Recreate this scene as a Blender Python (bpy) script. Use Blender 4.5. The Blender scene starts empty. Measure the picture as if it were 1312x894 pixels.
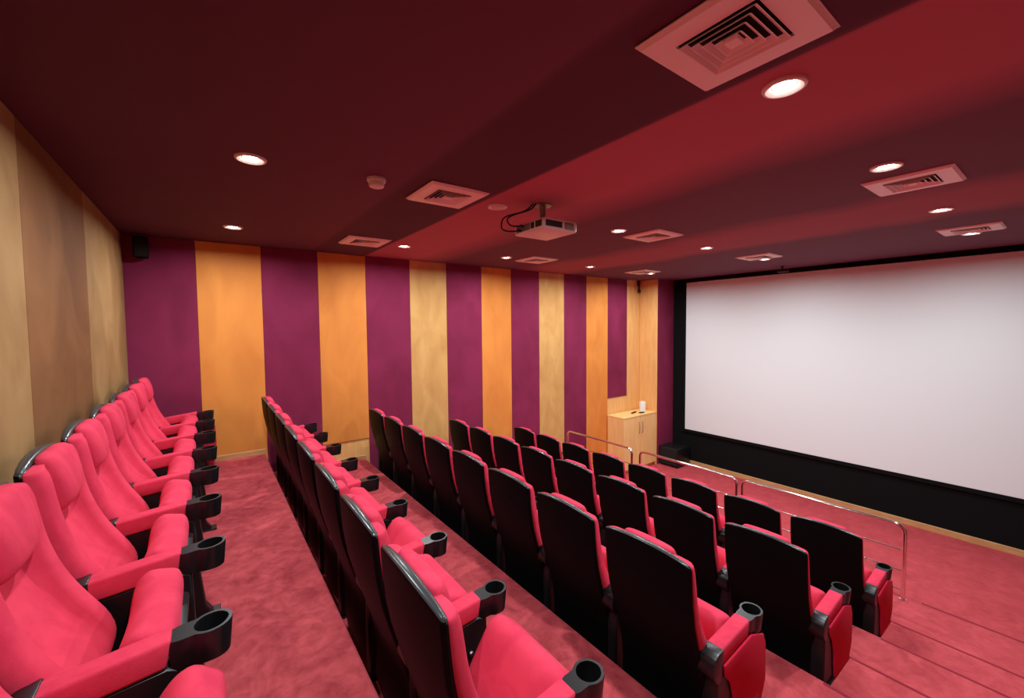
import bpy, bmesh, math, random
from mathutils import Vector, Matrix
random.seed(7)
SC = bpy.context.scene
COL = SC.collection
ZO = 2.90                                   # camera height above the lowest floor
PI = math.pi

# ------------------------------------------------------------------ room data
X = {1: -0.52, 2: 0.482, 3: 1.655, 4: 2.765, 5: 3.931}        # top of the backs of each row
ZT = {1: 1.436, 2: 1.151, 3: 0.870, 4: 0.590, 5: 0.300}       # tier levels
EDGE = {1: 0.507, 2: 1.659, 3: 2.770, 4: 3.935, 5: 5.290}     # tier edges
YSH = {1: 0.0, 2: 0.0, 3: 0.005, 4: -0.06, 5: -0.03}
PITCH = 0.56
YW, YN = 5.60, -1.30                        # striped wall, near wall
XL, XS = -0.655, 8.05                       # tan wall, screen wall
CEIL = 0.94 + ZO

# ------------------------------------------------------------------ materials
def new_mat(name):
    m = bpy.data.materials.new(name); m.use_nodes = True
    nt = m.node_tree
    for n in list(nt.nodes):
        nt.nodes.remove(n)
    out = nt.nodes.new('ShaderNodeOutputMaterial')
    b = nt.nodes.new('ShaderNodeBsdfPrincipled')
    nt.links.new(b.outputs[0], out.inputs[0])
    return m, nt, b

def srgb(r, g, b):
    f = lambda c: (c/255/12.92) if c/255 <= .04045 else ((c/255+.055)/1.055)**2.4
    return (f(r), f(g), f(b), 1)

def mat(name, col, rough=.6, metal=0, spec=.5, noise=None, bump=None, sheen=0, emit=None):
    """noise = (scale, second colour, contrast lo, hi, stretch xyz) ; bump = (scale, strength, distance)"""
    m, nt, b = new_mat(name)
    b.inputs['Base Color'].default_value = col
    b.inputs['Roughness'].default_value = rough
    b.inputs['Metallic'].default_value = metal
    b.inputs['Specular IOR Level'].default_value = spec
    if sheen:
        b.inputs['Sheen Weight'].default_value = sheen
        b.inputs['Sheen Roughness'].default_value = .4
        b.inputs['Sheen Tint'].default_value = (min(1, col[0]*1.6), col[1]*1.6, col[2]*1.6, 1)
    tc = nt.nodes.new('ShaderNodeTexCoord')
    if noise:
        sc, c2, lo, hi, st = noise
        mp = nt.nodes.new('ShaderNodeMapping'); mp.inputs['Scale'].default_value = st
        n = nt.nodes.new('ShaderNodeTexNoise'); n.inputs['Scale'].default_value = sc
        n.inputs['Detail'].default_value = 5; n.inputs['Distortion'].default_value = .6
        r = nt.nodes.new('ShaderNodeMapRange'); r.inputs[1].default_value = lo; r.inputs[2].default_value = hi
        mx = nt.nodes.new('ShaderNodeMix'); mx.data_type = 'RGBA'
        mx.inputs[6].default_value = col; mx.inputs[7].default_value = c2
        L = nt.links.new
        L(tc.outputs['Object'], mp.inputs[0]); L(mp.outputs[0], n.inputs['Vector'])
        L(n.outputs[0], r.inputs[0]); L(r.outputs[0], mx.inputs[0]); L(mx.outputs[2], b.inputs['Base Color'])
    if bump:
        sc, stn, ds = bump
        n = nt.nodes.new('ShaderNodeTexNoise'); n.inputs['Scale'].default_value = sc; n.inputs['Detail'].default_value = 4
        bp = nt.nodes.new('ShaderNodeBump'); bp.inputs['Strength'].default_value = stn; bp.inputs['Distance'].default_value = ds
        nt.links.new(tc.outputs['Object'], n.inputs['Vector'])
        nt.links.new(n.outputs[0], bp.inputs['Height']); nt.links.new(bp.outputs[0], b.inputs['Normal'])
    if emit:
        b.inputs['Emission Color'].default_value = emit[0]; b.inputs['Emission Strength'].default_value = emit[1]
    return m

ONE = (1, 1, 1)
M = {}
M['seat'] = mat('red_seat_fabric', srgb(219, 62, 88), .9, spec=.15, noise=(9, srgb(206, 52, 80), .4, .65, ONE), bump=(420, .25, .002), sheen=.08)
M['panel_red'] = mat('red_side_panel_fabric', srgb(196, 34, 62), .9, spec=.15, bump=(300, .2, .002))
M['plastic'] = mat('black_plastic', srgb(20, 20, 22), .34, spec=.5, bump=(260, .08, .001))
M['shell'] = mat('black_shell_plastic', srgb(10, 10, 11), .5, spec=.07, bump=(220, .10, .001))
M['rim'] = mat('dark_grey_glossy_rim', srgb(52, 54, 56), .28, spec=.5)  # shell plastic made greyer on its top faces: lamp highlight put into the colour
M['steel_black'] = mat('black_painted_steel', srgb(16, 16, 18), .45)
M['bolt'] = mat('grey_bolt', srgb(150, 150, 150), .35, 1)
M['chrome'] = mat('chrome', srgb(236, 228, 222), .13, 1)
M['purple'] = mat('purple_panel_fabric', srgb(134, 40, 76), .85, spec=.2, noise=(2.4, srgb(116, 31, 62), .35, .7, (1, 1, .7)), bump=(160, .12, .002))
M['orange'] = mat('orange_panel_veneer', srgb(226, 144, 66), .7, spec=.25, noise=(3.0, srgb(208, 126, 56), .35, .72, (1.2, 1, .5)), bump=(120, .08, .002))
M['gold'] = mat('pale_gold_panel_veneer', srgb(212, 166, 100), .7, spec=.25, noise=(3.6, srgb(192, 142, 80), .35, .70, (1.3, 1, .6)), bump=(120, .1, .002))
M['tan'] = mat('tan_panel_plaster', srgb(164, 126, 82), .8, spec=.2, noise=(2.6, srgb(140, 102, 62), .35, .7, (1, 1, .8)), bump=(40, .15, .004))
M['tan_dark'] = mat('brown_panel_plaster', srgb(136, 90, 54), .8, spec=.2, noise=(2.6, srgb(116, 74, 42), .35, .7, (1, 1, .8)), bump=(40, .15, .004))
M['wood'] = mat('light_wood_veneer', srgb(238, 186, 118), .5, spec=.35, noise=(5, srgb(226, 170, 102), .35, .7, (3, 3, .5)))
M['cabinet_wood'] = mat('pale_cabinet_veneer', srgb(250, 206, 138), .45, spec=.35, noise=(5, srgb(240, 192, 122), .35, .7, (3, 3, .5)))
M['skirting'] = mat('pale_wood_skirting', srgb(206, 160, 108), .5, noise=(6, srgb(188, 140, 90), .35, .7, (1, 1, 6)))
M['black_wall'] = mat('black_wall_cloth', srgb(19, 19, 20), .95, spec=.1, bump=(200, .1, .001))
M['screen'] = mat('white_screen_vinyl', srgb(228, 236, 237), .9, spec=.1)
M['white_paint'] = mat('white_vent_paint', srgb(245, 236, 228), .45)
M['white_plastic'] = mat('white_plastic', srgb(232, 226, 218), .4)
M['cavity'] = mat('dark_duct', srgb(14, 10, 10), .9)
M['grille'] = mat('dark_grille', srgb(60, 52, 44), .7)
M['grey_metal'] = mat('grey_mount_metal', srgb(150, 140, 134), .4, .7)
M['cable'] = mat('black_cable', srgb(18, 14, 16), .5)
M['lens'] = mat('lit_lamp_lens', (1, 1, 1, 1), .4, emit=((1, .95, .88, 1), 22))
M['lens_off'] = mat('unlit_lamp_lens', srgb(214, 196, 186), .35)
M['lamp_trim'] = mat('white_lamp_trim', srgb(228, 214, 206), .35)
M['binding'] = mat('dark_red_binding', srgb(142, 46, 58), .95, spec=.1)
M['near'] = mat('tan_near_wall', srgb(122, 66, 54), .85)

def carpet_mat():
    m, nt, b = new_mat('red_carpet')
    N = nt.nodes.new; L = nt.links.new
    tc = N('ShaderNodeTexCoord')
    n1 = N('ShaderNodeTexNoise'); n1.inputs['Scale'].default_value = 3.4; n1.inputs['Detail'].default_value = 6; n1.inputs['Roughness'].default_value = .62; n1.inputs['Distortion'].default_value = 1.1
    n2 = N('ShaderNodeTexNoise'); n2.inputs['Scale'].default_value = 16; n2.inputs['Detail'].default_value = 4; n2.inputs['Distortion'].default_value = .8
    n3 = N('ShaderNodeTexNoise'); n3.inputs['Scale'].default_value = 420; n3.inputs['Detail'].default_value = 2
    for n in (n1, n2, n3):
        L(tc.outputs['Object'], n.inputs['Vector'])
    r = N('ShaderNodeMapRange'); r.inputs[1].default_value = .36; r.inputs[2].default_value = .66
    a = N('ShaderNodeMath'); a.operation = 'MULTIPLY_ADD'; a.inputs[1].default_value = .38
    L(n2.outputs[0], a.inputs[0]); 
    s = N('ShaderNodeMath'); s.operation = 'MULTIPLY'; s.inputs[1].default_value = .66
    L(n1.outputs[0], s.inputs[0]); L(s.outputs[0], a.inputs[2]); L(a.outputs[0], r.inputs[0])
    mx = N('ShaderNodeMix'); mx.data_type = 'RGBA'
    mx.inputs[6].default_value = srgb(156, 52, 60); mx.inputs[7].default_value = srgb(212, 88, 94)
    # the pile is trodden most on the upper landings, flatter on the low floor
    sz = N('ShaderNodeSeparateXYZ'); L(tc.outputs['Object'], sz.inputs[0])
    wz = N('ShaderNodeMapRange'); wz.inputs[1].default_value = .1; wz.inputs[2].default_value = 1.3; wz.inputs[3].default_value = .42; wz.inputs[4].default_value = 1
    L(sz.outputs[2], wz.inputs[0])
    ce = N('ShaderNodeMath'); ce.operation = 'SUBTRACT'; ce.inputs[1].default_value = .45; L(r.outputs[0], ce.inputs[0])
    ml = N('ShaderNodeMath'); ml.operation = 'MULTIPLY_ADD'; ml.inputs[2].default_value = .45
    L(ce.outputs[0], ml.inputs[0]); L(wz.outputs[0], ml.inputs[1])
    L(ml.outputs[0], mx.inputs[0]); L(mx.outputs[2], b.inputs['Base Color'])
    b.inputs['Roughness'].default_value = .95; b.inputs['Specular IOR Level'].default_value = .1
    b.inputs['Sheen Weight'].default_value = .2; b.inputs['Sheen Tint'].default_value = srgb(230, 110, 120)
    ad = N('ShaderNodeMath'); ad.operation = 'MULTIPLY_ADD'; ad.inputs[1].default_value = .35
    L(n3.outputs[0], ad.inputs[0]); L(n1.outputs[0], ad.inputs[2])
    bp = N('ShaderNodeBump'); bp.inputs['Strength'].default_value = .32; bp.inputs['Distance'].default_value = .012
    L(ad.outputs[0], bp.inputs['Height']); L(bp.outputs[0], b.inputs['Normal'])
    return m
M['carpet'] = carpet_mat()

def ceiling_mat():
    """maroon cloth stretched in strips along the rows: the strips come from two dye lots"""
    m, nt, b = new_mat('maroon_ceiling_cloth')
    N = nt.nodes.new; L = nt.links.new
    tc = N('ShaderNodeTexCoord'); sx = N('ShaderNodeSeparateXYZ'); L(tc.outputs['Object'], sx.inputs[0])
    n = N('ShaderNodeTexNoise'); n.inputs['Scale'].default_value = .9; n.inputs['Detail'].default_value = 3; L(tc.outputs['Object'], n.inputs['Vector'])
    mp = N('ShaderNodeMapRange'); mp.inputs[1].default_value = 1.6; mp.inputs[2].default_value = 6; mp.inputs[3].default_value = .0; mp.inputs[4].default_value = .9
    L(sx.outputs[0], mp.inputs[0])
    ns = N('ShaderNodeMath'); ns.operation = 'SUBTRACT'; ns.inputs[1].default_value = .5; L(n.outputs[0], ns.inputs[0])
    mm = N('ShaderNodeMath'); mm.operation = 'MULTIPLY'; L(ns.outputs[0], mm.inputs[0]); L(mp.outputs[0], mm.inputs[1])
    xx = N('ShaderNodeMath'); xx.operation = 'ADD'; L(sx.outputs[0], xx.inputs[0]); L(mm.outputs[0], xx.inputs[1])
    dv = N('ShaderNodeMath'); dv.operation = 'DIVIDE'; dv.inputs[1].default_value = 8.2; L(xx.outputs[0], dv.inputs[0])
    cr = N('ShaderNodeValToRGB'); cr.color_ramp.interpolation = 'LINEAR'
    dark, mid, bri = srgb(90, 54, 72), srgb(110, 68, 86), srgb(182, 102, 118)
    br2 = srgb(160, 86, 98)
    stops = [(0, dark), (1.06, mid), (1.10, dark), (1.695, dark), (1.705, bri), (2.35, bri), (2.85, mid), (4.1, mid), (4.45, br2), (5.2, br2), (5.5, mid), (8.2, mid)]  # first band darkens towards the tan wall: light falloff painted into the colour
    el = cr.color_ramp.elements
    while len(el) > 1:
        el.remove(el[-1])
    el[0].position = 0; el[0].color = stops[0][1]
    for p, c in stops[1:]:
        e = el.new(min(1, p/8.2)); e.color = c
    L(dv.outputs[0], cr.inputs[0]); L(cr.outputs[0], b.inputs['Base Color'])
    b.inputs['Roughness'].default_value = .8; b.inputs['Specular IOR Level'].default_value = .2
    n2 = N('ShaderNodeTexNoise'); n2.inputs['Scale'].default_value = 1.6; n2.inputs['Detail'].default_value = 3; L(tc.outputs['Object'], n2.inputs['Vector'])
    bp = N('ShaderNodeBump'); bp.inputs['Strength'].default_value = .25; bp.inputs['Distance'].default_value = .05
    L(n2.outputs[0], bp.inputs['Height']); L(bp.outputs[0], b.inputs['Normal'])
    return m
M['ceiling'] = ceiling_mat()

# ------------------------------------------------------------------ mesh helpers
def V(*a): return Vector(a)

def add_box(bm, x0, x1, y0, y1, z0, z1, bev=0, seg=2):
    t = bmesh.new()
    bmesh.ops.create_cube(t, size=1)
    for v in t.verts:
        v.co = V(x0+(v.co.x+.5)*(x1-x0), y0+(v.co.y+.5)*(y1-y0), z0+(v.co.z+.5)*(z1-z0))
    if bev:
        bmesh.ops.bevel(t, geom=t.edges[:], offset=bev, segments=seg, profile=.5, affect='EDGES')
    merge(bm, t)

def merge(bm, t, mtx=None):
    t.verts.ensure_lookup_table(); t.verts.index_update()
    vs = [bm.verts.new(mtx @ v.co if mtx else v.co) for v in t.verts]
    for f in t.faces:
        try:
            bm.faces.new([vs[v.index] for v in f.verts])
        except ValueError:
            pass
    t.free()

def add_prism(bm, pts, y0, y1, bev=0, seg=2, axis='Y'):
    """pts: polygon in (x,z) extruded along y (axis 'Y'), or in (x,y) extruded along z (axis 'Z')"""
    t = bmesh.new()
    mk = (lambda p, h: V(p[0], h, p[1])) if axis == 'Y' else (lambda p, h: V(p[0], p[1], h))
    a = [t.verts.new(mk(p, y0)) for p in pts]; b = [t.verts.new(mk(p, y1)) for p in pts]
    n = len(pts)
    t.faces.new(a); t.faces.new(b[::-1])
    for i in range(n):
        t.faces.new((a[i], b[i], b[(i+1) % n], a[(i+1) % n]))
    bmesh.ops.recalc_face_normals(t, faces=t.faces[:])
    if bev:
        bmesh.ops.bevel(t, geom=t.edges[:], offset=bev, segments=seg, profile=.5, affect='EDGES')
    merge(bm, t)

def add_lathe(bm, prof, n=24, loc=(0, 0, 0), mtx=None):
    t = bmesh.new(); rings = []
    for r, z in prof:
        rings.append([t.verts.new((r*math.cos(2*PI*i/n), r*math.sin(2*PI*i/n), z)) for i in range(n)] if r > 1e-6 else [t.verts.new((0, 0, z))])
    for A, B in zip(rings, rings[1:]):
        for i in range(n):
            j = (i+1) % n
            if len(A) == 1 and len(B) == 1: continue
            if len(A) == 1: t.faces.new((A[0], B[i], B[j]))
            elif len(B) == 1: t.faces.new((A[i], A[j], B[0]))
            else: t.faces.new((A[i], A[j], B[j], B[i]))
    bmesh.ops.recalc_face_normals(t, faces=t.faces[:])
    merge(bm, t, Matrix.Translation(loc) @ (mtx if mtx else Matrix.Identity(4)))

def add_tube(bm, pts, r, n=10, caps=True):
    pts = [Vector(p) for p in pts]; t = bmesh.new(); rings = []
    up = V(0, 0, 1); prev = None
    for i, p in enumerate(pts):
        d = (pts[min(i+1, len(pts)-1)]-pts[max(i-1, 0)]).normalized()
        a = prev if prev else (up if abs(d.z) < .9 else V(1, 0, 0))
        u = (a-d*a.dot(d)).normalized(); w = d.cross(u); prev = u
        rings.append([t.verts.new(p+r*(u*math.cos(2*PI*k/n)+w*math.sin(2*PI*k/n))) for k in range(n)])
    for A, B in zip(rings, rings[1:]):
        for k in range(n):
            t.faces.new((A[k], A[(k+1) % n], B[(k+1) % n], B[k]))
    if caps:
        t.faces.new(rings[0]); t.faces.new(rings[-1])
    bmesh.ops.recalc_face_normals(t, faces=t.faces[:])
    merge(bm, t)

def arc_pts(a, c, b, n=6):
    """rounded corner: quadratic from a to b with control c"""
    a, b, c = Vector(a), Vector(b), Vector(c)
    return [(1-t)**2*a+2*t*(1-t)*c+t*t*b for t in [i/n for i in range(n+1)]]

def to_mesh(name, bm, m, smooth=None, subsurf=0):
    bmesh.ops.recalc_face_normals(bm, faces=bm.faces[:])
    me = bpy.data.meshes.new(name); bm.to_mesh(me); bm.free()
    me.materials.append(m)
    if subsurf:
        o = bpy.data.objects.new('tmp', me); COL.objects.link(o)
        md = o.modifiers.new('s', 'SUBSURF'); md.levels = subsurf; md.render_levels = subsurf
        dg = bpy.context.evaluated_depsgraph_get()
        me2 = bpy.data.meshes.new_from_object(o.evaluated_get(dg))
        bpy.data.objects.remove(o); bpy.data.meshes.remove(me); me = me2; me.name = name
    if smooth is not None:
        for p in me.polygons:
            p.use_smooth = True
        if smooth < 179:
            me.set_sharp_from_angle(angle=math.radians(smooth))
    return me

def link(name, me, parent=None, loc=None):
    o = bpy.data.objects.new(name, me); COL.objects.link(o)
    if parent: o.parent = parent
    if loc is not None: o.location = loc
    return o

def obj(name, bm, m, parent=None, loc=None, smooth=None, subsurf=0):
    return link(name, to_mesh(name, bm, m, smooth, subsurf), parent, loc)

def empty(name, loc, rz=0):
    o = bpy.data.objects.new(name, None); COL.objects.link(o)
    o.empty_display_size = .1; o.location = loc; o.rotation_euler = (0, 0, rz); return o

def tag(o, label, cat, group=None):
    o['label'] = label; o['category'] = cat
    if group: o['group'] = group
    return o

def struct(name, bm, m, label=None, smooth=None):
    o = obj(name, bm, m, smooth=smooth); o['kind'] = 'structure'
    if label: o['label'] = label
    return o

# ------------------------------------------------------------------ the setting
def rounded_stairs(prof, r=.018):
    """round the convex nosings of a stair profile (list of x,z)"""
    out = []
    for i, p in enumerate(prof):
        if p[2]:
            out += [(p[0]-r, p[1]), (p[0]-r*.3, p[1]-r*.3), (p[0], p[1]-r)]
        else:
            out.append((p[0], p[1]))
    return out

bm = bmesh.new()
prof = [(XL, -.1, 0), (XL, ZT[1], 0)]
for r in range(1, 6):
    nz = ZT[r+1] if r < 5 else 0.0
    prof += [(EDGE[r], ZT[r], 1), (EDGE[r], nz, 0)]
prof += [(XS, 0, 0), (XS, -.1, 0)]
add_prism(bm, rounded_stairs(prof), YN, YW)
# half steps in the aisle, one in front of every tier edge
for r in range(1, 6):
    nz = ZT[r+1] if r < 5 else 0.0
    d = .56 if r < 5 else .27
    zt = (ZT[r]+nz)/2
    y1 = 1.02 if r < 5 else .80
    add_prism(bm, rounded_stairs([(EDGE[r]-.03, nz-.02, 0), (EDGE[r]-.03, zt, 0), (EDGE[r]+d, zt, 1), (EDGE[r]+d, nz-.02, 0)]), YN, y1)
def _trims():
    # dark strips added along the step edges of the aisle, in place of shading
    n = 1
    for r in range(2, 6):
        nz = ZT[r+1] if r < 5 else 0.0
        d = .56 if r < 5 else .27
        y1 = 1.02 if r < 5 else .80
        for x, z, ya in ((EDGE[r], ZT[r], .80 if r < 5 else .80), (EDGE[r]+d, (ZT[r]+nz)/2, y1)):
            t_ = bmesh.new(); add_box(t_, x-.034, x-.016, YN, ya, z-.004, z+.0022)
            struct('trim_%d' % n, t_, M['binding'], 'dark carpet binding along a step edge of the aisle'); n += 1
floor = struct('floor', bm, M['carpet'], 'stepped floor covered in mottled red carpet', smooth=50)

bm = bmesh.new()
LOW = .03
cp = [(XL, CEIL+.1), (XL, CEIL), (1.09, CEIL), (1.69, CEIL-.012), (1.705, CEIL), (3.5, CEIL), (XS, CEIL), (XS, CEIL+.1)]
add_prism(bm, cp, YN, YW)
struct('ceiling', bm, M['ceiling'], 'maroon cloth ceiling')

bm = bmesh.new(); add_box(bm, XL-.1, XL, YN, YW, 0, CEIL); struct('wall_left', bm, M['tan_dark'])
bm = bmesh.new(); add_box(bm, XL-.1, XS+.1, YW, YW+.1, 0, CEIL); struct('wall_back', bm, M['wood'])
bm = bmesh.new(); add_box(bm, XS, XS+.1, YN, YW, 0, CEIL); struct('wall_right', bm, M['black_wall'])
bm = bmesh.new(); add_box(bm, XL-.1, XS+.1, YN-.1, YN, 0, CEIL); struct('wall_near', bm, M['near'])
# boxed-out corner beside the screen: wood return and purple front
YC = 5.16; XC = 7.47
bm = bmesh.new(); add_box(bm, XC+.012, XS, YC+.012, YW, 0, CEIL); struct('wall_column', bm, M['wood'], 'boxed-out corner between cabinet and screen wall')

PG = 'upright panels of the striped wall'
def wall_panel(x0, x1, z0, z1, m, label, name='wall_panel', y=YW, group=PG):
    b = bmesh.new(); add_box(b, x0+.001, x1-.001, y-.012, y-.0002, z0, z1, .003, 1)
    return tag(obj(name, b, m), label, 'wall panel', group)

def floor_at(x):
    for r in range(1, 6):
        if x < EDGE[r]: return ZT[r]
    return 0
ordn = ['first', 'second', 'third', 'fourth', 'fifth', 'sixth', 'seventh', 'eighth']
xb = [XL, -.07, .53, 1.13, 1.71, 2.32, 2.89, 3.50, 4.075, 4.675, 5.265, 5.845, 6.45]
for i in range(12):
    x0, x1 = xb[i], xb[i+1]
    zb = min(floor_at(x0+.01), floor_at(x1-.01))
    pur = i % 2 == 0
    k = i//2
    if pur:
        m = M['purple']
        lb = 'purple fabric wall panel of the striped wall, %s purple one from the tan wall' % ordn[k]
    else:
        gold = k in (2, 4)
        m = M['gold'] if gold else M['orange']
        lb = '%s wall panel of the striped wall, %s yellow-orange one from the tan wall' % ('pale gold' if gold else 'orange', ordn[k])
    if i == 3: zb = ZT[2]+.275
    wall_panel(x0, x1, zb, CEIL-.004, m, lb)
wall_panel(6.45, 7.045, ZO-1.465, CEIL-.004, M['purple'], 'short purple fabric wall panel ending just above the wooden cabinet')
b = bmesh.new(); add_box(b, XC, XC+.0118, YC, YW-.013, 0, CEIL-.004, .003, 1)
tag(obj('wall_panel', b, M['wood']), 'light wood panel on the narrow return wall right of the cabinet', 'wall panel')
b = bmesh.new(); add_box(b, XC+.013, XS-.001, YC, YC+.0118, 0, CEIL-.004, .003, 1)
tag(obj('wall_panel', b, M['purple']), 'narrow purple panel between wood return and black screen wall', 'wall panel')
# tan boards of the left wall
for y0, y1, m, lb in ((4.0, 5.586, M['tan'], 'light tan wall panel of the left wall, next to the striped wall'),
                      (2.78, 4.0, M['tan_dark'], 'darker brown wall panel of the left wall between two lighter ones'),
                      (1.2, 2.78, M['tan'], 'light tan wall panel at the left edge of the photo')):
    b = bmesh.new(); add_box(b, XL+.0002, XL+.012, y0+.001, y1-.001, ZT[1], CEIL-.004, .003, 1)
    tag(obj('wall_panel', b, m), lb, 'wall panel', 'panels of the tan left wall')
_trims()
# skirtings
bm = bmesh.new()
for r in range(1, 6):
    x0 = XL+.013 if r == 1 else EDGE[r-1]
    h = {1: .062, 2: .055}.get(r, .08)
    add_box(bm, x0, EDGE[r], YW-.022, YW-.0125, ZT[r], ZT[r]+h, .003, 1)
add_box(bm, EDGE[5], XC-1.06, YW-.022, YW-.0125, 0, .08, .003, 1)
o = struct('baseboard_back', bm, M['skirting'], 'pale wood skirting stepping down along the striped wall')
bm = bmesh.new(); add_box(bm, XS-.03, XS-.0005, YN, 4.99, 0, .085, .004, 1)
struct('baseboard_right', bm, M['skirting'], 'pale wood skirting below the black screen wall')

# ------------------------------------------------------------------ projection screen
t = tag(empty('projection_screen', (XS-.005, 2.16, ZO-.66)), 'large blank white cinema screen on the black wall', 'screen')
bm = bmesh.new()
sy, szb, szt = 2.70, -2.175-(-.66), .862-(-.66)
add_box(bm, -.022, -.012, -sy, sy, szb, szt, .003, 1)
obj('screen_fabric', bm, M['screen'], t)
bm = bmesh.new()
for (a0, a1, c0, c1) in ((-sy-.06, sy+.06, szt, szt+.06), (-sy-.06, sy+.06, szb-.06, szb), (-sy-.06, -sy, szb, szt), (sy, sy+.06, szb, szt)):
    add_box(bm, -.03, .004, a0, a1, c0, c1, .004, 1)
obj('frame', bm, M['black_wall'], t)

# ------------------------------------------------------------------ cinema chair
def lerp(tab, x):
    if x <= tab[0][0]: return tab[0][1]
    for (a, fa), (b, fb) in zip(tab, tab[1:]):
        if x <= b:
            s = (x-a)/(b-a); return fa+(fb-fa)*s
    return tab[-1][1]
REAR = [(.03, .128), (.15, .132), (.26, .130), (.32, .123), (.40, .105), (.50, .072), (.60, .042), (.70, .015), (.80, -.002), (.90, -.012), (1.02, -.018)]
FRONT = [(.335, .165), (.36, .212), (.40, .236), (.45, .232), (.50, .212), (.60, .152), (.70, .108), (.80, .082), (.88, .070), (.95, .060), (.985, .044)]
HW = .241

def build_backrest():
    bm = bmesh.new(); rings = []
    zs = [.335, .36, .40, .45, .50, .56, .62, .68, .74, .80, .86, .91, .95, .975, .985]
    for z in zs:
        r = lerp(REAR, z)+.014; f = lerp(FRONT, z)
        d = .062*max(0, min(1, (z-.40)/.12))*(1-.22*max(0, 1-abs(z-.64)/.05))
        hw = HW*(1 if z < .93 else 1-.012*(z-.93)/.055)
        side = max(r+.012, f-.045)
        P = [(-hw*.97, r), (-hw, (r+side)/2), (-hw, side), (-hw*.96, f-.014), (-hw*.86, f), (-hw*.66, f-.003), (-hw*.605, f-d*.30), (-hw*.57, f-d*.97), (-hw*.30, f-d), (0, f-d*1.02)]
        P += [(-y, x) for y, x in P[:-1][::-1]]
        rings.append([bm.verts.new((x, y, z)) for y, x in P])
    n = len(rings[0])
    for A, B in zip(rings, rings[1:]):
        for i in range(n):
            j = (i+1) % n
            bm.faces.new((A[i], A[j], B[j], B[i]))
    for R_, zz in ((rings[0], -.004), (rings[-1], .004)):
        c = bm.verts.new(sum((v.co for v in R_), Vector())/n+V(0, 0, zz))
        for i in range(n):
            bm.faces.new((R_[i], R_[(i+1) % n], c))
    return to_mesh('backrest', bm, M['seat'], 180, 1)

def build_headrest():
    bm = bmesh.new(); rings = []
    for z, x0, x1, w in ((.790, .030, .050, .116), (.798, .022, .082, .128), (.84, .010, .096, .137), (.91, .002, .090, .141), (.97, -.002, .074, .142), (1.002, -.002, .058, .138), (1.014, .008, .042, .126)):
        P = [(-w*.92, x0), (-w, x0+.25*(x1-x0)), (-w, x0+.6*(x1-x0)), (-w*.9, x1-.006), (-w*.6, x1), (0, x1+.004)]
        P += [(-y, x) for y, x in P[:-1][::-1]]
        rings.append([bm.verts.new((x, y, z)) for y, x in P])
    n = len(rings[0])
    for A, B in zip(rings, rings[1:]):
        for i in range(n):
            bm.faces.new((A[i], A[(i+1) % n], B[(i+1) % n], B[i]))
    bm.faces.new(rings[0]); bm.faces.new(rings[-1])
    return to_mesh('headrest', bm, M['seat'], 180, 1)

def build_shell():
    bm = bmesh.new(); W = .242
    zs = [.04, .14, .22, .30, .40, .50, .60, .70, .80, .88, .94, .975, .995]
    us = [-1, -.95, -.8, -.55, -.28, 0, .28, .55, .8, .95, 1]
    back = []; front = []
    for z in zs:
        rb = []; rf = []
        for u in us:
            top = 1.018-.030*u*u
            zz = z
            if z > .9: zz = .9+(z-.9)/.095*(top-.9)
            corner = max(0, (abs(u)-.9)/.1)*max(0, (z-.94)/.055)
            y = W*u*(1-.008*corner)
            zz -= .004*corner
            x = lerp(REAR, zz)-.016*(1-u*u)
            rb.append(bm.verts.new((x, y, zz)))
            rf.append(bm.verts.new((x+.026+.012*(1-u*u), y*.985, zz-(.003 if z > .99 else 0))))
        back.append(rb); front.append(rf)
    nz, nu = len(zs), len(us)
    for G in (back, front):
        for i in range(nz-1):
            for j in range(nu-1):
                bm.faces.new((G[i][j], G[i][j+1], G[i+1][j+1], G[i+1][j]))
    for j in range(nu-1):
        bm.faces.new((back[0][j], back[0][j+1], front[0][j+1], front[0][j]))
        bm.faces.new((back[-1][j], back[-1][j+1], front[-1][j+1], front[-1][j]))
    for i in range(nz-1):
        bm.faces.new((back[i][0], back[i+1][0], front[i+1][0], front[i][0]))
        bm.faces.new((back[i][-1], back[i+1][-1], front[i+1][-1], front[i][-1]))
    bmesh.ops.recalc_face_normals(bm, faces=bm.faces[:])
    ed = [e for e in bm.edges if len(e.link_faces) == 2 and e.calc_face_angle(0) > .9]
    bmesh.ops.bevel(bm, geom=ed, offset=.013, segments=3, profile=.5, affect='EDGES')
    bmesh.ops.recalc_face_normals(bm, faces=bm.faces[:]); bm.normal_update()
    bm.faces.index_update(); rim_highlight = {f.index for f in bm.faces if f.calc_center_median().z > .93 and f.normal.z > .22}
    me = to_mesh('back_shell', bm, M['shell'], 60)
    me.materials.append(M['rim'])
    for p in me.polygons:
        if p.index in rim_highlight: p.material_index = 1
    return me

def seat_matrix(deg):
    a = math.radians(deg)
    # seat frame: s along the cushion (rear->front), n upward normal ; rotated about the hinge
    hx, hz = .285, .245
    return Matrix(((math.cos(a), 0, -math.sin(a), hx), (0, 1, 0, 0), (math.sin(a), 0, math.cos(a), hz), (0, 0, 0, 1)))

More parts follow.
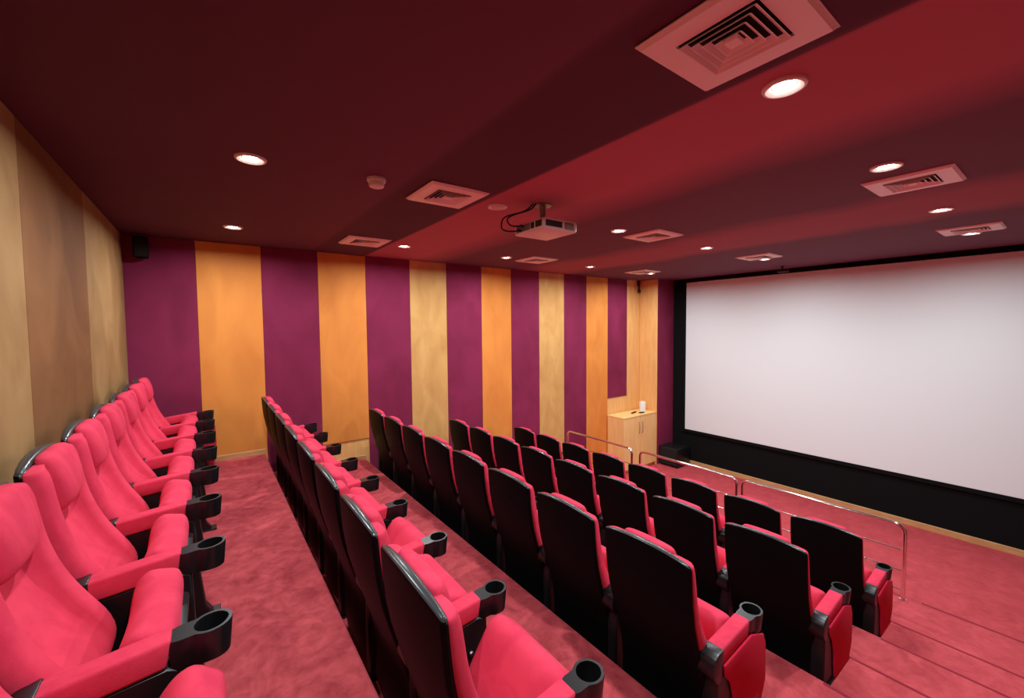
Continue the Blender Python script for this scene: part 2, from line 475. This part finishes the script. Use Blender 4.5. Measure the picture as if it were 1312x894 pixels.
def build_seat(deg, L=.335, th=.068):
    bm = bmesh.new(); rings = []
    w = .222
    # cross-sections along s; n from -th to th ; front is fuller and rounded, sides slightly raised
    for s, n0, n1, ww in ((-.03, -.030, .030, .93), (0, -.045, .046, .99), (.07, -.055, .060, 1), (.17, -.060, .072, 1), (.26, -.064, .082, 1), (.31, -.060, .084, .99), (.345, -.044, .068, .97), (.362, -.02, .038, .93)):
        W = w*ww
        P = [(-W*.95, n0), (-W, n0*.6), (-W, n1*.55), (-W*.965, n1*.93), (-W*.85, n1), (-W*.5, n1-.007), (0, n1-.010)]
        P = P+[(-y, n) for y, n in P[:-1][::-1]]
        P += [(W*.5, n0), (-W*.5, n0)]
        rings.append([bm.verts.new((s, y, n)) for y, n in P])
    n = len(rings[0])
    for A, B in zip(rings, rings[1:]):
        for i in range(n):
            bm.faces.new((A[i], A[(i+1) % n], B[(i+1) % n], B[i]))
    bm.faces.new(rings[0]); bm.faces.new(rings[-1])
    bm.transform(seat_matrix(deg))
    return to_mesh('seat', bm, M['seat'], 180, 2)

def build_pan(deg):
    bm = bmesh.new()
    add_box(bm, 0, .27, -.195, .195, -.085, -.05, .012, 2)
    add_box(bm, -.02, .06, -.222, -.205, -.05, .03, .006, 1); add_box(bm, -.02, .06, .205, .222, -.05, .03, .006, 1)
    bm.transform(seat_matrix(deg))
    return to_mesh('seat_pan', bm, M['steel_black'], 40)

# armrest meshes: local y=0 is the middle of the arm
def build_pad():
    bm = bmesh.new()
    add_prism(bm, [(.105, .575), (.412, .607), (.398, .530), (.12, .502)], -.037, .037, .009, 2)
    return to_mesh('armrest', bm, M['seat'], 50)

def build_cap():
    bm = bmesh.new()
    pts = [(.155, .584), (.115, .582), (.088, .568), (.073, .545), (.068, .515), (.074, .485), (.09, .458), (.112, .441), (.135, .445), (.15, .47), (.157, .52)]
    add_prism(bm, pts, -.042, .042, .006, 2)
    return to_mesh('rear_cap', bm, M['plastic'], 40)

def build_cup():
    bm = bmesh.new(); n = 40; cx = .502; ro, ri = .052, .042; zt = .603
    hw = .0385
    def rho(ph):
        c, s = math.cos(ph), math.sin(ph)
        best = ro
        if c < 0:                                   # neck towards the pad, a straight-sided block
            tx = (.405-cx)/c
            ty = hw/abs(s) if abs(s) > 1e-6 else 9
            best = max(ro, min(tx, ty))
        return best
    A, B, C, D, Eo, Ec = [], [], [], [], [], []
    for i in range(n):
        ph = 2*PI*i/n; c, s = math.cos(ph), math.sin(ph); q = rho(ph)
        tilt = lambda x: .10*(x-.502)*.5
        A.append(bm.verts.new((cx+q*c*.985, q*s*.985, zt+tilt(cx+q*c))))
        B.append(bm.verts.new((cx+q*c, q*s, zt-.006+tilt(cx+q*c))))
        C.append(bm.verts.new((cx+q*c*.86-(.012 if c < 0 else 0), q*s*.86, zt-.090)))
        D.append(bm.verts.new((cx+ri*c, ri*s, zt+tilt(cx+ri*c))))
        Eo.append(bm.verts.new((cx+ri*.92*c, ri*.92*s, zt-.072)))
    for P, Q in ((D, A), (A, B), (B, C), (Eo, D)):
        for i in range(n):
            bm.faces.new((P[i], P[(i+1) % n], Q[(i+1) % n], Q[i]))
    bm.faces.new(Eo); bm.faces.new(C)
    return to_mesh('cup_holder', bm, M['plastic'], 35)

def build_standard(z0, wide):
    bm = bmesh.new(); h = wide
    add_prism(bm, [(.14, .505), (.40, .528), (.44, .51), (.445, .30), (.47, z0+.06), (.50, z0+.012), (.50, z0), (.112, z0), (.112, .45)], -h, h, .006, 1)
    add_box(bm, .10, .53, -h-.012, h+.012, z0, z0+.010, .003, 1)
    return to_mesh('standard', bm, M['steel_black'], 40)

def build_bolt():
    bm = bmesh.new()
    add_lathe(bm, [(0, .006), (.008, .006), (.011, .002), (.011, -.004), (0, -.004)], 10, (0, 0, 0))
    return to_mesh('bolt', bm, M['bolt'], 40)

def build_endpanel(z0, side):
    bm = bmesh.new()
    pts = [(.150, .512), (.41, .538), (.47, .516), (.535, .49), (.56, .43), (.565, .25), (.55, z0+.07), (.51, z0), (.26, z0), (.245, z0+.10), (.235, .33), (.205, .41), (.165, .45)]
    y0, y1 = (-.050, -.0365) if side < 0 else (.0365, .050)
    add_prism(bm, pts, y0, y1, .007, 2)
    return to_mesh('end_panel', bm, M['panel_red'], 40)

ME = {'backrest': build_backrest(), 'headrest': build_headrest(), 'back_shell': build_shell(),
      'pad': build_pad(), 'cap': build_cap(), 'cup': build_cup()}
SEATS = {k: (build_seat(a), build_pan(a)) for k, a in (('up', 75), ('half', 52))}
BOLT = build_bolt()
STD = {k: (build_standard(z, w), z, w) for k, (z, w) in
       {'mid': (0, .032), 'end': (0, .036), 'end_high': (.1425, .036)}.items()}
ENDP = {(z, s): build_endpanel(z, s) for z, s in ((0, -1), (.1425, -1), (0, 1))}

def arm_parts(root, y, kind):
    """one shared armrest with its cup holder and leg, at local y"""
    a = link('armrest', ME['pad'], root, (0, y, 0))
    c = link('rear_cap', ME['cap'], a); c['label'] = 'black rounded rear cap'
    c = link('cup_holder', ME['cup'], a); c['label'] = 'black plastic cup holder'
    s = link('standard', STD[kind][0], root, (0, y, 0)); s['label'] = 'black steel leg under the armrest'
    z, w = STD[kind][1:]
    q = link('bolt', BOLT, s, (.36, -w-.003, .39)); q.rotation_euler = (PI/2, 0, 0); q['label'] = 'grey bolt'
    q = link('bolt', BOLT, s, (.125, 0, z+.012)); q['label'] = 'grey bolt'

AY = .016
def make_chair(seat, right, left=None, endp=None):
    root = empty('cinema_chair', (0, 0, 0))
    b = link('backrest', ME['backrest'], root)
    link('headrest', ME['headrest'], b)
    s = link('back_shell', ME['back_shell'], root); s['label'] = 'black plastic back shell'
    st = link('seat', SEATS[seat][0], root)
    p = link('seat_pan', SEATS[seat][1], st); p['label'] = 'black steel seat underside'
    arm_parts(root, -PITCH/2+AY, right)
    if endp:
        link('end_panel', ENDP[endp], root, (0, -PITCH/2+AY, 0))
    if left:
        arm_parts(root, PITCH/2, left)
        link('end_panel', ENDP[(0, 1)], root, (0, PITCH/2-.014, 0))
    return root

def copy_tree(o, parent=None):
    c = o.copy(); COL.objects.link(c)
    if parent: c.parent = parent
    for ch in list(o.children):
        copy_tree(ch, c)
    return c

PROTO = {}
def chair(seat, right, left=None, endp=None):
    k = (seat, right, left, endp)
    if k not in PROTO:
        PROTO[k] = make_chair(*k); return PROTO[k]
    return copy_tree(PROTO[k])

ROWTXT = {1: ('in the back row along the tan wall', 'red cinema chairs of the back row by the tan wall'),
          2: ('in the second row from the back', 'red cinema chairs of the second row from the back'),
          3: ('in the middle row', 'red cinema chairs of the middle row'),
          4: ('in the second row from the front', 'red cinema chairs of the second row from the front'),
          5: ('in the front row behind the railing', 'red cinema chairs of the front row')}
for r in range(1, 6):
    for c in range(1, 9):
        seat = 'half' if (r == 2 and c in (6, 8)) or (r == 1 and c == 8) else 'up'
        if c == 8:
            right = 'end' if r == 1 else 'end_high'; endp = (0 if r == 1 else .1425, -1)
        else:
            right, endp = 'mid', None
        o = chair(seat, right, 'end' if c == 1 else None, endp)
        o.location = (X[r], 5.676-PITCH*c+YSH[r], ZT[r])
        if c == 1: lb = 'red cinema chair %s, beside the striped wall' % ROWTXT[r][0]
        elif c == 8: lb = 'red cinema chair %s, last one by the aisle' % ROWTXT[r][0]
        else: lb = 'red cinema chair %s, %s from the striped wall' % (ROWTXT[r][0], ordn[c-1])
        tag(o, lb, 'chair', ROWTXT[r][1])

# ------------------------------------------------------------------ chrome railings
def railing(y0, y1, x, label):
    t = tag(empty('railing', (x, (y0+y1)/2, ZT[5])), label, 'railing', 'chrome railings in front of the front row')
    h = .705; ry = (y1-y0)/2; cr = .09; r = .0175
    b = bmesh.new()
    pts = [(0, -ry, .0)] + [(0, -ry, h*.5)] + [tuple(p) for p in arc_pts((0, -ry, h-cr), (0, -ry, h), (0, -ry+cr, h))]
    pts += [tuple(p) for p in arc_pts((0, ry-cr, h), (0, ry, h), (0, ry, h-cr))] + [(0, ry, h*.5), (0, ry, 0)]
    add_tube(b, pts, r, 14)
    obj('handrail', b, M['chrome'], t, smooth=60)
    for z in (h*.66, h*.38, h*.12):
        b = bmesh.new(); add_tube(b, [(0, -ry+.01, z), (0, 0, z), (0, ry-.01, z)], .008, 10)
        obj('crossbar', b, M['chrome'], t, smooth=60)
    for s in (-1, 1):
        b = bmesh.new(); add_lathe(b, [(0, 0), (.027, 0), (.027, .004), (.020, .007), (.0185, .012), (0, .012)], 18, (0, s*ry, 0))
        obj('flange', b, M['chrome'], t, smooth=40)
    return t
railing(4.03, 5.44, 5.21, 'chrome tube railing nearest the striped wall, before the front row')
railing(2.46, 3.88, 5.21, 'middle chrome tube railing before the front row of chairs')
railing(.92, 2.39, 5.21, 'chrome tube railing beside the aisle steps, before the front row')

# ------------------------------------------------------------------ ceiling fittings
LX = (.23, 1.88, 3.33, 4.97, 6.55); LY = (.73, 2.75, 4.67)
LAMP_E = 24
colw = {0: 'by the tan wall', 1: 'second column from the tan wall', 2: 'middle column', 3: 'second column from the screen', 4: 'nearest the screen'}
roww = {0: 'near row', 1: 'middle row', 2: 'row along the striped wall'}
for i, x in enumerate(LX):
    for j, y in enumerate(LY):
        if (i, j) == (0, 0): pass
        off = (i, j) == (1, 1)
        t = empty('downlight', (x, y, CEIL))
        b = bmesh.new(); add_lathe(b, [(.040, .002), (.062, -.010), (.066, -.012), (.076, -.009), (.079, -.003), (.079, .004), (.040, .004)], 28)
        obj('trim_ring', b, M['lamp_trim'], t, smooth=40)
        b = bmesh.new(); add_lathe(b, [(0, -.010), (.022, -.0085), (.036, -.004), (.040, .001), (.040, .002), (0, .002)], 28)
        ln = obj('lamp_lens', b, M['lens_off' if off else 'lens'], t, smooth=50)
        if off:
            tag(t, 'unlit round ceiling downlight between square vent and projector', 'ceiling light', 'ceiling downlights'); continue
        tag(t, 'lit round ceiling downlight, %s, %s' % (roww[j], colw[i]), 'ceiling light', 'ceiling downlights')
        ld = bpy.data.lights.new('lamp_light', 'AREA'); ld.shape = 'DISK'; ld.size = .085; ld.energy = LAMP_E
        ld.color = (.90, .975, 1.0); ld.spread = math.radians(171)
        lo = bpy.data.objects.new('lamp_light', ld); COL.objects.link(lo); lo.parent = t; lo.location = (0, 0, -.022)

vx = (1.415, 3.82, 6.24); vy = (.70, 2.70, 4.62)
VL = {(0, 0): 'big white square air vent at the top of the photo', (0, 1): 'white square air vent left of the projector', (0, 2): 'white square air vent above the second orange panel by the striped wall',
      (1, 0): 'white square air vent between two lamps at the right, larger one', (1, 1): 'white square air vent right of the projector', (1, 2): 'white square air vent beyond the projector by the striped wall',
      (2, 0): 'white square air vent at the far right before the screen', (2, 1): 'white square air vent in the middle close to the screen', (2, 2): 'white square air vent above the wooden cabinet'}
def sq_ring(b, h0, z0, h1, z1, th=.003):
    """a square sloping louvre from half-size h0 at z0 to h1 at z1, with thickness"""
    t = bmesh.new()
    def loop(h, z): return [t.verts.new((sx*h, sy_*h, z)) for sx, sy_ in ((-1, -1), (1, -1), (1, 1), (-1, 1))]
    A, B, C, D = loop(h0, z0), loop(h1, z1), loop(h1-th, z1+th*.3), loop(h0-th, z0+th*.3)
    for P, Q in ((A, B), (B, C), (C, D), (D, A)):
        for i in range(4):
            t.faces.new((P[i], P[(i+1) % 4], Q[(i+1) % 4], Q[i]))
    bmesh.ops.recalc_face_normals(t, faces=t.faces[:]); merge(b, t)
def make_vent():
    t = empty('air_vent', (0, 0, 0))
    b = bmesh.new(); sq_ring(b, .220, -.004, .205, -.016, .003); 
    tt = bmesh.new()
    o_ = [tt.verts.new((sx*.206, s2*.206, -.016)) for sx, s2 in ((-1, -1), (1, -1), (1, 1), (-1, 1))]
    i_ = [tt.verts.new((sx*.128, s2*.128, -.016)) for sx, s2 in ((-1, -1), (1, -1), (1, 1), (-1, 1))]
    k_ = [tt.verts.new((sx*.128, s2*.128, -.004)) for sx, s2 in ((-1, -1), (1, -1), (1, 1), (-1, 1))]
    for P, Q in ((o_, i_), (i_, k_)):
        for i in range(4):
            tt.faces.new((P[i], P[(i+1) % 4], Q[(i+1) % 4], Q[i]))
    merge(b, tt); add_box(b, -.2205, .2205, -.2205, .2205, -.005, -.0005)
    obj('frame', b, M['white_paint'], t)
    b = bmesh.new(); add_box(b, -.127, .127, -.127, .127, -.0075, -.0052)  # flat black plate instead of a recess: the duct's shade is its colour
    o = obj('duct_opening', b, M['cavity'], t); o['label'] = 'dark duct opening'
    for h in (.126, .100, .074, .048):
        b = bmesh.new(); sq_ring(b, h-.019, -.008, h-.003, -.024)
        obj('louver', b, M['white_paint'], t)
    b = bmesh.new(); add_box(b, -.022, .022, -.022, .022, -.024, -.0085, .002, 1)
    obj('center_plate', b, M['white_paint'], t)
    return t
v0 = None
for i, x in enumerate(vx):
    for j, y in enumerate(vy):
        if v0 is None: v0 = o = make_vent()
        else: o = copy_tree(v0)
        o.location = (x, y, CEIL-(.007 if i == 0 else 0))
        tag(o, VL[(i, j)], 'air vent', 'square ceiling air vents')

t = tag(empty('smoke_detector', (.90, 2.67, CEIL)), 'round cream smoke detector on the dark ceiling left of a vent', 'smoke detector')
b = bmesh.new(); add_lathe(b, [(0, 0), (.056, 0), (.058, -.006), (.057, -.018), (.053, -.020), (0, -.020)], 32)
obj('base', b, M['white_plastic'], t, smooth=40)
b = bmesh.new(); add_lathe(b, [(0, -.019), (.050, -.020), (.050, -.028), (.044, -.030), (.044, -.036), (.048, -.038), (.044, -.052), (.030, -.058), (0, -.058)], 32)
obj('sensing_head', b, M['white_plastic'], t, smooth=40)

# ------------------------------------------------------------------ projector (hangs from the ceiling)
PX, PY, PZ = 2.13, 2.47, ZO+.70
t = tag(empty('projector', (PX, PY, CEIL)), 'white video projector hanging from the ceiling on a short mount', 'projector')
b = bmesh.new()
dz = PZ-CEIL
add_prism(b, [(-.165, .004), (-.155, 0), (.16, 0), (.172, .012), (.172, .075), (.16, .085), (-.15, .085), (-.165, .07)], -.17, .17, .010, 2)
b.transform(Matrix.Translation((0, 0, dz)))
body = obj('body', b, M['white_plastic'], t, smooth=40)
b = bmesh.new()                                        # rear connector panel
add_box(b, -.168, -.160, -.02, .15, dz+.016, dz+.066, .003, 1)
o = obj('connector_panel', b, M['grey_metal'], body); o['label'] = 'grey connector panel'
for (x0, x1, y0, y1) in ((-.168, -.160, -.155, -.085), (-.168, -.160, -.07, -.03)):
    b = bmesh.new(); add_box(b, x0, x1, y0, y1, dz+.02, dz+.066, .002, 1)
    for k in range(6): add_box(b, x0-.003, x0, y0+.004, y1-.004, dz+.024+.007*k, dz+.027+.007*k)
    o = obj('air_grille', b, M['grille'], body); o['label'] = 'dark air grille'
b = bmesh.new(); add_box(b, -.14, .02, -.174, -.165, dz+.022, dz+.066, .002, 1)
for k in range(6): add_box(b, -.134, .014, -.177, -.174, dz+.026+.007*k, dz+.029+.007*k)
o = obj('air_grille', b, M['grille'], body); o['label'] = 'dark air grille'
b = bmesh.new(); add_box(b, .045, .14, -.174, -.165, dz+.018, dz+.07, .003, 1)
o = obj('side_cover', b, M['grey_metal'], body); o['label'] = 'grey side cover'
b = bmesh.new(); add_lathe(b, [(0, .02), (.034, .02), (.040, .016), (.040, -.02), (0, -.02)], 24, (.178, .06, dz+.045), Matrix.Rotation(PI/2, 4, 'Y'))
o = obj('lens', b, M['plastic'], body, smooth=40); o['label'] = 'black projection lens'
b = bmesh.new()
add_lathe(b, [(0, 0), (.070, 0), (.070, -.008), (.03, -.012), (.024, -.03), (.024, -.10), (.04, -.115), (.04, -.130), (0, -.130)], 20, (.02, .05, 0))
for a in range(4):
    q = a*PI/2+PI/4
    add_tube(b, [(.02, .05, -.125), (.02+.06*math.cos(q), .05+.06*math.sin(q), -.135), (.02+.11*math.cos(q), .05+.11*math.sin(q), dz+.083)], .007, 8)
o = obj('ceiling_mount', b, M['grey_metal'], t, smooth=40); o['label'] = 'grey ceiling mount'
def cable(pts, label, r=.006):
    P = []
    for i in range(len(pts)-1):
        p0 = Vector(pts[max(i-1, 0)]); p1 = Vector(pts[i]); p2 = Vector(pts[i+1]); p3 = Vector(pts[min(i+2, len(pts)-1)])
        for k in range(6):
            s = k/6
            P.append(.5*((2*p1)+(-p0+p2)*s+(2*p0-5*p1+4*p2-p3)*s*s+(-p0+3*p1-3*p2+p3)*s**3))
    P.append(Vector(pts[-1]))
    b = bmesh.new(); add_tube(b, P, r, 8)
    # plug at the projector end
    e = P[-1]; add_box(b, e.x-.03, e.x+.002, e.y-.010, e.y+.010, e.z-.008, e.z+.008, .003, 1)
    b.transform(Matrix.Translation((-PX, -PY, -CEIL)))
    o = obj('cable', b, M['cable'], t, smooth=60); o['label'] = label; return o
cx0 = PX-.168
cable([(PX-.05, PY+.05, CEIL-.002), (PX-.10, PY+.06, CEIL-.05), (PX-.19, PY+.15, CEIL-.085), (PX-.235, PY+.17, CEIL-.12), (PX-.23, PY+.13, PZ+.066), (cx0, PY+.06, PZ+.056)], 'black cable looping down to the upper socket of the projector')
cable([(PX-.06, PY+.07, CEIL-.002), (PX-.13, PY+.10, CEIL-.06), (PX-.24, PY+.20, CEIL-.10), (PX-.26, PY+.21, PZ+.06), (PX-.24, PY+.16, PZ+.028), (cx0, PY+.09, PZ+.026)], 'black cable looping down to the lower socket of the projector')

# small black things high in the corners
def wall_speaker(loc, rz, label):
    t = tag(empty('wall_speaker', loc, rz), label, 'speaker', 'small speakers high in the wall corners')
    b = bmesh.new(); add_prism(b, [(-.06, -.05), (.06, -.05), (.045, .06), (-.045, .06)], -.10, .10, .01, 2, 'Z')
    obj('cabinet', b, M['black_wall'], t, smooth=40)
    b = bmesh.new(); add_box(b, -.05, .05, -.054, -.048, -.09, .09, .003, 1); obj('grille', b, M['cavity'], t)
    b = bmesh.new(); add_tube(b, [(0, .05, .02), (0, .09, .03), (0, .10, .03)], .012, 8); add_box(b, -.02, .02, .095, .105, -.02, .08)
    obj('wall_bracket', b, M['steel_black'], t)
    return t
wall_speaker((-.49, 5.48, ZO+.80), 0, 'small black speaker in the dark upper corner by the tan wall')
t = tag(empty('wall_bracket', (7.40, 5.58, CEIL-.17)), 'small dark bracket hanging in the upper corner above the cabinet', 'bracket')
b = bmesh.new(); add_box(b, -.03, .03, -.02, .006, .05, .16, .004, 1)
add_tube(b, [(0, -.01, .06), (-.015, -.03, .01), (-.03, -.04, -.04)], .016, 10); obj('arm', b, M['steel_black'], t, smooth=50)
b = bmesh.new(); add_box(b, -.055, -.005, -.07, -.02, -.09, -.02, .008, 2); obj('swivel_head', b, M['steel_black'], t)
t = tag(empty('ceiling_sensor', (7.62, 2.93, CEIL)), 'tiny black sensor hanging from the ceiling above the screen', 'sensor')
b = bmesh.new(); add_lathe(b, [(0, 0), (.03, 0), (.028, -.012), (.012, -.016), (.012, -.05), (0, -.05)], 16); obj('stem', b, M['plastic'], t, smooth=40)
b = bmesh.new(); add_box(b, -.03, .03, -.09, .07, -.10, -.048, .01, 2); obj('housing', b, M['plastic'], t, smooth=40)

# ------------------------------------------------------------------ cabinet in the corner
CX0, CX1, CY0, CY1, CH = 6.43, 7.465, 5.17, 5.575, 1.108
t = tag(empty('cabinet', ((CX0+CX1)/2, (CY0+CY1)/2, 0)), 'light wood two-door cabinet in the corner beside the screen', 'cabinet')
w, d = (CX1-CX0)/2, (CY1-CY0)/2
b = bmesh.new(); add_box(b, -w+.004, w-.004, -d+.022, d, .06, CH-.025, .002, 1); add_box(b, -w+.03, w-.03, -d+.06, d, 0, .06); obj('carcass', b, M['cabinet_wood'], t)
b = bmesh.new(); add_box(b, -w, w, -d-.004, d+.004, CH-.025, CH, .003, 1); obj('top', b, M['cabinet_wood'], t)
for s in (-1, 1):
    b = bmesh.new(); x0, x1 = (-w+.003, -.003) if s < 0 else (.003, w-.003)
    add_box(b, x0, x1, -d, -d+.020, .065, CH-.030, .002, 1)
    dr = obj('door', b, M['cabinet_wood'], t)
    b = bmesh.new(); hx = s*.05
    add_tube(b, [(hx, -d, .98), (hx, -d-.022, .97), (hx, -d-.028, .86), (hx, -d-.022, .75), (hx, -d, .74)], .006, 8)
    h = obj('handle', b, M['grey_metal'], dr, smooth=50); h['label'] = 'metal bow handle'
t = tag(empty('dispenser', (7.27, 5.36, CH)), 'white cylindrical dispenser standing on the wooden cabinet', 'dispenser')
b = bmesh.new(); add_lathe(b, [(0, 0), (.058, 0), (.064, .006), (.064, .19), (.058, .20), (0, .20)], 28); obj('body', b, M['white_plastic'], t, smooth=40)
b = bmesh.new(); add_lathe(b, [(0, .199), (.050, .199), (.050, .208), (.040, .212), (0, .212)], 28); obj('lid', b, M['white_plastic'], t, smooth=40)
def remote(x, y, rz, L, label):
    t = tag(empty('remote_control', (x, y, CH), rz), label, 'remote control', 'black remotes on the cabinet')
    b = bmesh.new(); add_box(b, -L/2, L/2, -.022, .022, 0, .02, .006, 2); obj('body', b, M['plastic'], t, smooth=40)
    b = bmesh.new()
    for i in range(4):
        for j in range(2): add_box(b, -L*.3+i*L*.16, -L*.3+i*L*.16+.012, -.014+j*.018, -.004+j*.018, .0195, .0225)
    obj('keypad', b, M['grille'], t)
remote(7.00, 5.37, .25, .20, 'longer black remote lying at the middle of the cabinet top')
remote(7.12, 5.27, -.1, .13, 'shorter black remote lying at the front of the cabinet top')

# ------------------------------------------------------------------ black subwoofer on the floor in the corner
t = tag(empty('subwoofer', (7.76, 4.93, 0)), 'black box loudspeaker on the floor in the corner under the screen', 'speaker')
b = bmesh.new(); add_box(b, -.22, .22, -.21, .21, .03, .40, .012, 2); obj('cabinet', b, M['plastic'], t, smooth=40)
b = bmesh.new(); add_box(b, -.232, -.218, -.19, .19, .05, .38, .006, 1); obj('grille', b, M['cavity'], t)
for sx in (-1, 1):
    for s2 in (-1, 1):
        b = bmesh.new(); add_lathe(b, [(0, 0), (.024, 0), (.02, .032), (0, .032)], 14, (sx*.18, s2*.17, 0)); obj('foot', b, M['plastic'], t, smooth=40)

# ------------------------------------------------------------------ world, camera, view
wd = bpy.data.worlds.new('dark'); SC.world = wd; wd.use_nodes = True
wd.node_tree.nodes['Background'].inputs[0].default_value = (0, 0, 0, 1)
wd.node_tree.nodes['Background'].inputs[1].default_value = 0

cd = bpy.data.cameras.new('camera'); cam = bpy.data.objects.new('camera', cd); COL.objects.link(cam); SC.camera = cam
cd.sensor_width = 36; cd.sensor_fit = 'HORIZONTAL'; cd.lens = 36*534.697/1312
cd.shift_y = -3.673/1312; cd.clip_start = .02; cd.clip_end = 60
Rt = Vector((0.80710499, -0.59034654, -0.00851455)); U = Vector((0.03493318, 0.03335351, 0.99883293)); F = Vector((0.58937357, 0.80646048, -0.04754247))
mw = Matrix(((Rt.x, U.x, -F.x, 0), (Rt.y, U.y, -F.y, 0), (Rt.z, U.z, -F.z, ZO), (0, 0, 0, 1)))
cam.matrix_world = mw

vs = SC.view_settings
SC.display_settings.display_device = 'sRGB'
vs.view_transform = 'Standard'; vs.look = 'None'; vs.exposure = 0.2; vs.gamma = 1; vs.use_curve_mapping = False
SC.cycles.max_bounces = 10; SC.cycles.diffuse_bounces = 6; SC.cycles.glossy_bounces = 4
SC.cycles.use_denoising = True
SC.cycles.sample_clamp_indirect = 6
